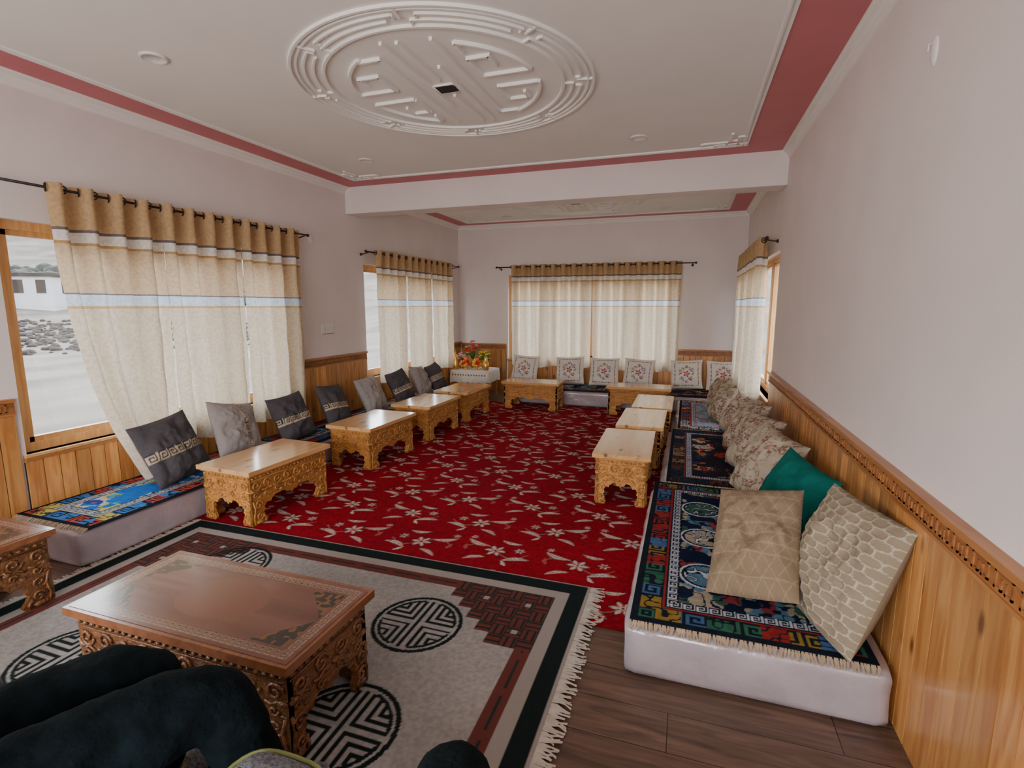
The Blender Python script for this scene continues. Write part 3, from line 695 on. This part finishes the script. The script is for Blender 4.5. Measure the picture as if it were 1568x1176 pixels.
# ---------------------------------------------------------------- tables
def spiral(cx,cy,r,turns,d,n=16):
    return [(cx+r*(1-.85*t/n)*math.cos(d*2*math.pi*turns*t/n),cy+r*(1-.85*t/n)*math.sin(d*2*math.pi*turns*t/n)) for t in range(n+1)]
def table_mesh(name,W,L,H,mats):
    mb=MB(); tt=.032
    mb.box(-W/2,W/2,-L/2,L/2,H-tt,H,0)
    mb.box(-W/2+.018,W/2-.018,-L/2+.018,L/2-.018,H-tt-.014,H-tt,1)
    ins=.03; h=H-tt-.014
    def side(w,Mx):
        st=len(mb.v); k=min(1,w/.66); sc=h/.36
        half=[(0,0),(.125,0),(.14,.022),(.118,.05),(.102,.08),(.122,.095),(.11,.115),(.135,.14),(.175,.135),(.185,.155),(.215,.17)]
        half=[(x*k,y*sc) for x,y in half]
        cpt=[(w/2-.07*k,.175*sc),(w/2-.045*k,.15*sc),(w/2-.02*k,.153*sc),(w/2,.135*sc)]
        l=half+cpt; r=[(w-x,y) for x,y in reversed(l[:-1])]
        pl=l+r+[(w,h),(0,h)]; n=len(pl); th=.024
        vs=[(x,0,y) for x,y in pl]+[(x,th,y) for x,y in pl]
        mb.add(vs,[tuple(range(n)),tuple(range(2*n-1,n-1,-1))]+[(i,n+i,n+(i+1)%n,(i+1)%n) for i in range(n)],1)
        def rel(p,r_=.006): mb.tube([(x,-.003,y) for x,y in p],r_,5,1)
        nb=int(w/.035)
        for i in range(nb): mb.ell(((i+.5)*w/nb,-.003,h-.018),(.013,.008,.009),1,6,4)
        rel([(0.01,h-.036),(w-.01,h-.036)],.004)
        m=max(3,int(w/.095)); 
        for i in range(m):
            cx=(i+.5)*w/m; s=1 if i%2 else -1
            rel(spiral(cx,h-.078,.038,1.4,s),.007)
            mb.ell((cx+.03*s,-.002,h-.118),(.024,.010,.013),1,7,5)
            rel([(cx-.045,h-.108-.01*s),(cx-.02,h-.128),(cx+.01,h-.113),(cx+.045,h-.123+.012*s)],.0065)
            rel(spiral(cx-.01,h-.150,.022,1.1,-s,10),.006)
            mb.ell((cx+.03,-.002,h-.168),(.018,.008,.010),1,6,4)
        for sx in (0,1):
            X=lambda q:(q*k if sx==0 else w-q*k); d=1 if sx==0 else -1
            rel(spiral(X(.058),.14*sc,.036,1.3,d),.007); rel(spiral(X(.065),.062*sc,.032,1.3,-d),.007)
            rel([(X(.02),.01),(X(.015),.06),(X(.03),.12),(X(.012),.18)],.007)
            rel([(X(.11),.012),(X(.115),.03),(X(.095),.055)],.009)
            mb.ell((X(.06),-.002,.02),(.04*k,.012,.016),1,8,5)
        mb.xf(st,Mx)
    x,y=W/2-ins,L/2-ins
    side(2*x,Matrix.Translation((-x,-y,0)))
    side(2*x,Matrix.Translation((x,y,0))@Matrix.Rotation(math.pi,4,'Z'))
    side(2*y,Matrix.Translation((x,-y,0))@Matrix.Rotation(math.pi/2,4,'Z'))
    side(2*y,Matrix.Translation((-x,y,0))@Matrix.Rotation(-math.pi/2,4,'Z'))
    return mb.obj(name,mats,mesh_only=True)
meA=table_mesh('carved_low_table',.52,.82,.415,['ttop','carve'])
meB=table_mesh('carved_low_table',.45,.90,.415,['ttop','carve'])
def tbl(me,x,y,rz=0,z=.009): 
    o=link('carved_low_table',me,0,None,(x,y,z),(0,0,rz)); b=o.modifiers.new('bevel','BEVEL'); b.width=.003; b.segments=1; b.limit_method='ANGLE'; b.angle_limit=math.radians(60); return o
tbl(meA,-3.08,3.105,-.05); tbl(meA,-3.03,4.48,-.03); tbl(meA,-3.01,5.62,-.02); tbl(meA,-2.99,6.66,-.02)
tbl(meB,-2.22,7.60,math.pi/2); tbl(meB,-.62,7.62,math.pi/2)
tbl(meB,-.45,4.39,.02); tbl(meB,-.395,5.44,.0); tbl(meB,-.345,6.42,0)
meF=table_mesh('carved_low_table',.50,1.08,.395,['tedge','carved'])
def inlay_top(x,y):
    C=np.empty(x.shape+(3,)); C[:]=np.array((.155,.068,.046)); C*=(.82+.36*vn(x*3,y*40,3)[...,None])*(.85+.3*vn(x*9,y*9,5)[...,None])
    dx=.54-np.abs(x); dy=.25-np.abs(y); d=np.minimum(dx,dy); al=np.where(dx<dy,y,x)
    m=(d>.035)&(d<.075); C[m]=np.array((.11,.045,.028)); C[m&keyband((al+5)/.028,np.clip(((d-.035)/.04),0,.999))]=np.array((.28,.18,.125))
    q=(dx-.08)+(dy-.08); c=(dx>.08)&(dy>.08)&(q<.16); C[c]=np.array((.030,.030,.020)); n=vn(x*60,y*60,2); C[c&(n>.6)]=np.array((.17,.08,.04))
    r=np.hypot(x/1.5,y); C[(r<.135)]=np.array((.18,.072,.048)); return C
def inlaid_table(cx,cy,rz):
    root=empty('inlaid_coffee_table',(cx,cy,.0187)); root.rotation_euler=(0,0,rz)
    link('carved_body',meF,0,root,(0,0,0),(0,0,math.pi/2))
    X,Y=np.meshgrid(np.linspace(-.525,.525,260),np.linspace(-.235,.235,118)); 
    me=gridmesh('inlay_panel',np.stack([X,Y,np.full_like(X,.3965)],-1),inlay_top(X,Y),('inlay',)); link('inlay_panel',me,0,root)
    return root
inlaid_table(-1.715,1.445,.0); inlaid_table(-3.36,1.13,math.pi/2)
# ---------------------------------------------------------------- altar corner
root=empty('offering_table',(-3.50,8.33,0)); mb=MB()
for sx in (-.29,.29):
    for sy in (-.23,.23): mb.box(sx-.025,sx+.025,sy-.025,sy+.025,0,.44,0)
mb.box(-.33,.33,-.27,.27,.44,.47,0); mb.obj('wood_table',['carve'],.004,root)
mb=MB(); n=64; vs=[]; 
per=[]; 
for i in range(n):
    a=2*math.pi*i/n; c,s_=math.cos(a),math.sin(a); k=1/max(abs(c)/.34,abs(s_)/.28); per.append((c*k,s_*k))
lv=[(.0,.482,0),(1.0,.480,0),(1.02,.44,0),(1.03,.36,.012),(1.03,.27,.022)]
for (k,z,wv) in lv:
    for i,(x,y) in enumerate(per):
        q=k+wv*math.sin(i*1.3)*2; vs.append((x*q,y*q,z+(.012*math.sin(i*1.9) if z<.3 else 0)))
mb.add(vs,[(j*n+i,j*n+(i+1)%n,(j+1)*n+(i+1)%n,(j+1)*n+i) for j in range(4) for i in range(n)],0,True)
for i in range(13):
    u=-.30+i*.049; mb.ell((u,-.292,.40),(.014,.004,.014),1+i%2,6,4)
mb.obj('embroidered_cloth',['cloth','red','green'],0,root)
def bouquet(name,x,y,z,cols,h,seed,n=26,R=.13):
    rt=empty(name,(x,y,z)); r=random.Random(seed); mb=MB()
    mb.lathe([(.035,0),(.05,.03),(.045,.08),(.028,.12),(.04,.15)],(0,0,0),14,0)
    for i in range(n):
        a=r.random()*6.28; rr=R*math.sqrt(r.random()); hz=h*(.65+.35*r.random())*(1-.25*rr/R); p=(rr*math.cos(a),rr*math.sin(a),hz)
        mb.tube([(0,0,.13),(p[0]*.5,p[1]*.5,hz*.7),p],.003,4,1)
        mi=2+i%len(cols)
        for k in range(6):
            b=k*1.047; mb.ell((p[0]+.018*math.cos(b),p[1]+.018*math.sin(b),p[2]),(.016,.016,.009),mi,6,4)
        mb.ell(p,(.010,.010,.012),2,6,4)
        mb.ell((p[0]*1.1,p[1]*1.1,hz-.05),(.03,.012,.006),1,6,4,Matrix.Rotation(a,3,'Z'))
    mb.obj('flowers',['brass','green']+cols,0,rt); return rt
bouquet('red_bouquet',-3.60,8.47,.483,['red','red','pinkfl'],.52,1,34,.12); bouquet('yellow_bouquet',-3.36,8.40,.483,['yellow','yellow','green'],.36,2,30,.10)
bouquet('pink_bouquet',-3.76,8.32,.483,['pinkfl','cloth'],.30,3,20,.07)
def bowl(name,x,y,z,fruits,seed):
    rt=empty(name,(x,y,z)); mb=MB(); mb.lathe([(.04,0),(.045,.012),(.02,.02),(.06,.05),(.10,.085),(.095,.085),(.05,.05)],(0,0,0),18,0)
    k=0
    for L_,(rad,cnt) in enumerate(((.065,6),(.035,3),(0,1))):
        for i in range(cnt):
            a=6.28*i/max(1,cnt)+L_; mb.ell((rad*math.cos(a),rad*math.sin(a),.09+L_*.042),(.033,.033,.030),1+k%len(fruits),9,7); k+=1
    mb.obj('bowl_and_fruit',['brass']+fruits,0,rt)
bowl('fruit_bowl',-3.40,8.17,.483,['orange','yellow','red'],1); bowl('fruit_bowl',-3.615,8.18,.483,['red','orange'],2)
mb=MB(); mb.lathe([(.04,0),(.05,.02),(.06,.08),(.045,.14),(.025,.17),(.035,.20),(.01,.24)],(-3.23,8.15,.483),18,0); mb.obj('brass_offering_jar',['brass'])
mb=MB(); mb.lathe([(.045,0),(.055,.05),(.05,.12),(.035,.18),(.042,.20),(.035,.22),(.02,.26),(.005,.31)],(-3.78,8.12,.483),18,0); mb.obj('brass_urn',['brass'])
# ---------------------------------------------------------------- near bench
mb=MB(); mb.box(-2.35,.15,-.30,.58,.06,.34,0)
for x in (-2.28,-1.1,.08):
    for y in (-.22,.5): mb.box(x-.035,x+.035,y-.035,y+.035,0.0,.06,1)
mb.box(-2.35,.15,-.28,.58,.34,.415,2); mb.obj('seating_bench',['pine','carved','knit'],.02)
# ---------------------------------------------------------------- people
def skin(name,V,E,Rr,root_i,mkey,parent,sub=2):
    me=bpy.data.meshes.new(name); me.from_pydata([tuple(v) for v in V],E,[]); me.materials.append(M[mkey]); o=link(name,me,0,parent)
    md=o.modifiers.new('skin','SKIN'); md.use_smooth_shade=True
    for i,r in enumerate(Rr):
        sv=me.skin_vertices[0].data[i]; sv.radius=(r,r) if not isinstance(r,tuple) else r; sv.use_root=(i==root_i)
    s_=o.modifiers.new('sub','SUBSURF'); s_.levels=sub; s_.render_levels=sub
    if mkey=='trouser':
        tx=bpy.data.textures.get('cloth_wrinkle') or bpy.data.textures.new('cloth_wrinkle','CLOUDS'); tx.noise_scale=.09
        s_.levels=s_.render_levels=3
        dm=o.modifiers.new('wrinkle','DISPLACE'); dm.texture=tx; dm.strength=.030; dm.mid_level=.5
    return o
def shoe(parent,ankle,toe,mats=('knit','black','piping')):
    a=Vector(ankle); t=Vector(toe); d=(t-a); d.normalize(); side=d.cross(Vector((0,0,1))).normalized(); up=side.cross(d).normalized()
    heel=a-d*.06-up*.075
    mb=MB(); secs=[(0,.030,.055),(.03,.038,.075),(.07,.040,.085),(.11,.040,.078),(.15,.044,.060),(.19,.047,.046),(.23,.044,.038),(.26,.030,.028),(.27,.012,.018)]
    n=12; vs=[]
    for (x,w,h) in secs:
        for k in range(n):
            an=2*math.pi*k/n; yy=math.cos(an)*w; zz=max(math.sin(an),-.25)*h+.02
            vs.append(heel+d*x+side*yy+up*zz)
    fs=[(i*n+k,i*n+(k+1)%n,(i+1)*n+(k+1)%n,(i+1)*n+k) for i in range(len(secs)-1) for k in range(n)]+[tuple(range(n-1,-1,-1)),tuple((len(secs)-1)*n+k for k in range(n))]
    mb.add(vs,fs,0,True)
    vs=[]
    for (x,w,h) in secs:
        for (yy,zz) in ((-w*1.08,-.016),(w*1.08,-.016),(w*1.08,.010),(-w*1.08,.010)): vs.append(heel+d*x+side*yy+up*zz)
    m=len(secs); fs=[(i*4+k,i*4+(k+1)%4,(i+1)*4+(k+1)%4,(i+1)*4+k) for i in range(m-1) for k in range(4)]+[(3,2,1,0),(m*4-4,m*4-3,m*4-2,m*4-1)]
    mb.add(vs,fs,1,False)
    rim=[heel+d*(.055+.055*math.cos(q))+side*(.036*math.sin(q))+up*(.092-.012*math.cos(q)) for q in [i*2*math.pi/16 for i in range(17)]]
    mb.tube(rim,.006,6,2,False)
    for q in range(4): 
        x=.12+.025*q; mb.tube([heel+d*x-side*.025+up*(.092-.6*(x-.11)),heel+d*x+up*(.098-.6*(x-.11)),heel+d*x+side*.025+up*(.092-.6*(x-.11))],.0035,5,2)
    return mb.obj('shoe',list(mats),0,parent)
def hand(parent,wrist,fwd,side,upv):
    w=Vector(wrist); f=Vector(fwd).normalized(); s=Vector(side).normalized(); u=Vector(upv).normalized()
    V=[w,w+f*.035,w+f*.075]; E=[(0,1),(1,2)]; R=[(.026,.020),(.036,.017),(.038,.014)]
    skin('palm',V,E,R,0,'skin',parent)
    for k,(o,l) in enumerate(((-.028,.072),(-.0095,.080),(.0095,.074),(.028,.058))):
        b=w+f*.07+s*o
        P=[b,b+f*l*.45+u*.006,b+f*l*.78-u*.006,b+f*l-u*.020]; skin('finger_%d'%(k+1),P,[(0,1),(1,2),(2,3)],[.0095,.009,.0082,.007],0,'skin',parent,1)
    b=w+f*.022-s*.024; P=[b,b+f*.025-s*.024,b+f*.052-s*.032-u*.005,b+f*.072-s*.030-u*.014]
    skin('thumb',P,[(0,1),(1,2),(2,3)],[.012,.0115,.0105,.008],0,'skin',parent,1)
def person_full():
    root=empty('seated_person',(0,0,0))
    V=[(-1.47,.30,.56),(-1.57,.36,.550),(-1.53,.66,.550),(-1.46,.88,.535),(-1.43,.955,.50),(-1.46,.985,.30),(-1.48,1.00,.13),
       (-1.37,.36,.550),(-1.28,.64,.555),(-1.19,.86,.545),(-1.145,.935,.51),(-1.11,.98,.30),(-1.09,1.02,.13)]
    E=[(0,1),(1,2),(2,3),(3,4),(4,5),(5,6),(0,7),(7,8),(8,9),(9,10),(10,11),(11,12)]
    R=[.13,.125,.115,.108,.098,.078,.056,.125,.118,.112,.102,.080,.056]
    skin('trousers',V,E,R,0,'trouser',root)
    V=[(-1.47,.29,.62),(-1.47,.22,.80),(-1.47,.19,1.0),(-1.47,.19,1.10),(-1.47,.20,1.16),
       (-1.64,.20,1.05),(-1.72,.20,.82),(-1.64,.38,.71),(-1.30,.20,1.05),(-1.22,.20,.82),(-1.30,.38,.71)]
    E=[(0,1),(1,2),(2,3),(3,4),(2,5),(5,6),(6,7),(2,8),(8,9),(9,10)]
    R=[(.16,.12),(.155,.115),(.17,.12),(.11,.09),(.060,.06),(.075,.075),(.055,.055),(.040,.040),(.075,.075),(.055,.055),(.040,.040)]
    skin('jacket',V,E,R,0,'jacket',root)
    hand(root,(-1.635,.40,.705),(.1,1,-.30),(1,0,0),(0,.30,1)); hand(root,(-1.305,.40,.705),(-.1,1,-.30),(-1,0,0),(0,.30,1))
    mb=MB(); c=Vector((-1.47,.24,1.325))
    mb.tube([c+Vector((0,-.02,-.19)),c+Vector((0,0,-.08))],[.058,.052],14,0)
    mb.ell(c,(.073,.092,.112),0,22,16); mb.ell(c+Vector((0,.028,-.060)),(.052,.062,.052),0,16,10)
    mb.tube([c+Vector((0,.086,.012)),c+Vector((0,.102,-.012)),c+Vector((0,.110,-.030)),c+Vector((0,.088,-.036))],[.006,.010,.014,.008],8,0)
    for s in (-1,1):
        mb.ell(c+Vector((s*.028,.078,.004)),(.013,.010,.008),2,10,6); mb.ell(c+Vector((s*.028,.0875,.004)),(.005,.003,.005),1,8,5)
        mb.tube([c+Vector((s*.014,.088,.024)),c+Vector((s*.030,.086,.029)),c+Vector((s*.046,.074,.024))],.004,5,1)
        mb.ell(c+Vector((s*.074,-.004,-.008)),(.010,.019,.030),0,10,8)
    mb.tube([c+Vector((-.024,.080,-.062)),c+Vector((0,.090,-.060)),c+Vector((.024,.080,-.062))],[.004,.007,.004],6,3)
    mb.ell(c+Vector((0,-.018,.030)),(.082,.096,.100),1,22,14)
    mb.obj('head',['skin','hair','eye','pinkfl'],0,root)
    shoe(root,(-1.48,1.0,.112),(-1.50,1.2,.112)); shoe(root,(-1.09,1.02,.112),(-1.07,1.2,.112))
person_full()
def person_lap():
    root=empty('seated_person_legs',(0,0,0))
    V=[(-.46,.16,.56),(-.34,.24,.55),(-.40,.62,.53),(-.45,.91,.515),(-.455,.965,.49),(-.44,.99,.30),(-.43,.99,.13),
       (-.56,.24,.55),(-.60,.50,.54),(-.63,.70,.52),(-.63,.75,.49),(-.62,.78,.30),(-.62,.80,.13),(-.46,.10,.80)]
    E=[(0,1),(1,2),(2,3),(3,4),(4,5),(5,6),(0,7),(7,8),(8,9),(9,10),(10,11),(11,12),(0,13)]
    R=[.12,.115,.105,.090,.082,.066,.050,.115,.10,.086,.078,.064,.050,(.15,.11)]
    skin('trousers',V,E,R,0,'trouser',root)
    shoe(root,(-.62,.80,.112),(-.63,1.0,.112)); shoe(root,(-.43,.99,.112),(-.42,1.2,.112))
person_lap()
# mesh backpack standing against the bench, and a knitted bag beside the left thigh
mb=MB(); n=28; vs=[]; cx,cy=-.865,.775
prof=[(.0,.80),(.03,.98),(.12,1.03),(.25,1.02),(.38,.96),(.45,.82),(.495,.55),(.51,.22)]
for (z,k) in prof:
    for i in range(n):
        a=2*math.pi*i/n; c,s_=math.cos(a),math.sin(a); ex=.62
        vs.append((cx+k*.150*math.copysign(abs(c)**ex,c),cy+k*.135*math.copysign(abs(s_)**ex,s_),z+.02))
mb.add(vs,[(j*n+i,j*n+(i+1)%n,(j+1)*n+(i+1)%n,(j+1)*n+i) for j in range(len(prof)-1) for i in range(n)]+[tuple(range(n-1,-1,-1)),tuple((len(prof)-1)*n+i for i in range(n))],0,True)
for zz,kk in ((.40,.985),(.475,.83)):
    mb.tube([(cx+kk*.152*math.copysign(abs(math.cos(a))**.62,math.cos(a)),cy+kk*.137*math.copysign(abs(math.sin(a))**.62,math.sin(a)),zz) for a in [2*math.pi*i/n for i in range(n+1)]],.006,6,1,False)
mb.tube([(cx-.03,cy-.02,.52),(cx-.03,cy-.02,.555),(cx+.03,cy-.02,.555),(cx+.03,cy-.02,.52)],.008,6,2)
mb.obj('backpack',['knit','piping','black'])
mb=MB(); mb.ell((-1.81,.58,.525),(.14,.21,.10),0,20,14); mb.tube([(-1.76,.38,.60),(-1.72,.48,.66),(-1.74,.64,.65),(-1.78,.74,.57)],.009,6,0); mb.obj('knitted_handbag',['knit'])
# ---------------------------------------------------------------- outside
def gh(x,y):
    d=max(0,math.hypot(x,y-4)-28); return min(-.7+.0020*d*d*(.8+.4*float(vn(np.array([x/22.]),np.array([y/22.]),1)[0])),22)
mb=MB(); xs=np.linspace(-140,120,66); ys=np.linspace(-90,150,61)
nx=66; mb.add([(x,y,gh(x,y)) for y in ys for x in xs],[(j*nx+i,j*nx+i+1,(j+1)*nx+i+1,(j+1)*nx+i) for j in range(60) for i in range(nx-1)],0,True)
mb.obj('outdoor_ground',['ground'])
mb=MB(); n=110; vs=[]
for ring,(R0,hz) in enumerate(((105,4),(150,15),(205,24),(260,31))):
    for i in range(n):
        a=2*math.pi*i/n; k=float(vn(np.array([i*.45]),np.array([ring*.8]),2)[0])*.7+float(vn(np.array([i*1.5]),np.array([ring*1.3]),3)[0])*.3; vs.append((R0*math.cos(a),R0*math.sin(a),hz*(.55+.7*k)))
mb.add(vs,[(j*n+i,j*n+(i+1)%n,(j+1)*n+(i+1)%n,(j+1)*n+i) for j in range(3) for i in range(n)],0,True); mb.obj('mountain_range',['hill'])
mb=MB(); r=random.Random(4)
for i in range(3400):
    a=r.uniform(2.2,2.95); t=r.choice((r.uniform(32,52),r.uniform(38,50),r.uniform(66,84))); x,y=t*math.cos(a),t*math.sin(a); s_=r.uniform(.06,.19)*(4.2 if t>60 else 1)
    mb.ell((x,y,gh(x,y)+s_*.3),(s_*r.uniform(.8,2.0),s_*r.uniform(.8,2.0),s_*(.9 if t<60 else 1.4)),0 if t<60 or r.random()<.4 else 1,5,4)
mb.obj('shrub_field',['shrub','tree'])
def house(x,y,w,d,h,rz):
    mb=MB(); mb.box(-w/2,w/2,-d/2,d/2,-2,h,0); mb.box(-w/2-.2,w/2+.2,-d/2-.2,d/2+.2,h,h+.25,1)
    k=max(2,int(w/1.6))
    for i in range(k):
        c=-w/2+(i+.5)*w/k
        for s in (-1,1): mb.box(c-.35,c+.35,min(s*d/2,s*(d/2+.04)),max(s*d/2,s*(d/2+.04)),.9,2.0,1)
    for s in (-1,1): mb.box(min(s*w/2,s*(w/2+.04)),max(s*w/2,s*(w/2+.04)),-.8,.8,.9,2.0,1)
    mb.obj('village_house',['housewall','shrub'],0,None,(x,y,gh(x,y)+.2),(0,0,rz))
house(-54,30,5,4,2.3,.5); house(-51,36,4,4,2.2,.2); house(-57,24,5,4,2.6,.9)
# ---------------------------------------------------------------- world, lights, camera
w=bpy.data.worlds.new('overcast_sky'); scene.world=w; w.use_nodes=True; nt=w.node_tree; nt.nodes.clear()
o=nt.nodes.new('ShaderNodeOutputWorld'); bg=nt.nodes.new('ShaderNodeBackground'); tc=nt.nodes.new('ShaderNodeTexCoord'); sp=nt.nodes.new('ShaderNodeSeparateXYZ'); r=nt.nodes.new('ShaderNodeValToRGB')
r.color_ramp.elements[0].position=.5; r.color_ramp.elements[0].color=(.95,.97,1,1); r.color_ramp.elements[1].position=1; r.color_ramp.elements[1].color=(.78,.87,1,1)
mr=nt.nodes.new('ShaderNodeMapRange'); mr.inputs['From Min'].default_value=-1; nt.links.new(tc.outputs['Generated'],sp.inputs[0]); nt.links.new(sp.outputs['Z'],mr.inputs[0]); nt.links.new(mr.outputs[0],r.inputs[0])
nt.links.new(r.outputs[0],bg.inputs[0]); bg.inputs[1].default_value=12.0; nt.links.new(bg.outputs[0],o.inputs[0])
L=bpy.data.lights.new('front_fill','AREA'); L.shape='RECTANGLE'; L.size=3.6; L.size_y=1.6; L.energy=240; L.color=(1,.955,.91)  # added fill lamp outside the front wall, brightening the room from behind the camera
lo=bpy.data.objects.new('front_fill',L); scene.collection.objects.link(lo); lo.location=(-1.55,YF-.35,1.55); lo.rotation_euler=Vector((0,1,.30)).to_track_quat('-Z','Y').to_euler()
f=790.0/1568*36
cam=bpy.data.cameras.new('camera'); cam.lens=f; cam.sensor_width=36; cam.sensor_fit='HORIZONTAL'; cam.clip_start=.02; cam.clip_end=800
co=bpy.data.objects.new('camera',cam); scene.collection.objects.link(co)
psi=math.radians(18.7); th=math.asin(.1502)
fh=Vector((-math.sin(psi),math.cos(psi),0)); wv=fh*math.cos(th)+Vector((0,0,-math.sin(th))); rv=Vector((math.cos(psi),math.sin(psi),0)); uv=rv.cross(wv)
co.matrix_world=Matrix(((rv.x,uv.x,-wv.x,0),(rv.y,uv.y,-wv.y,0),(rv.z,uv.z,-wv.z,HC),(0,0,0,1)))
scene.camera=co
print('done',len(bpy.data.objects))
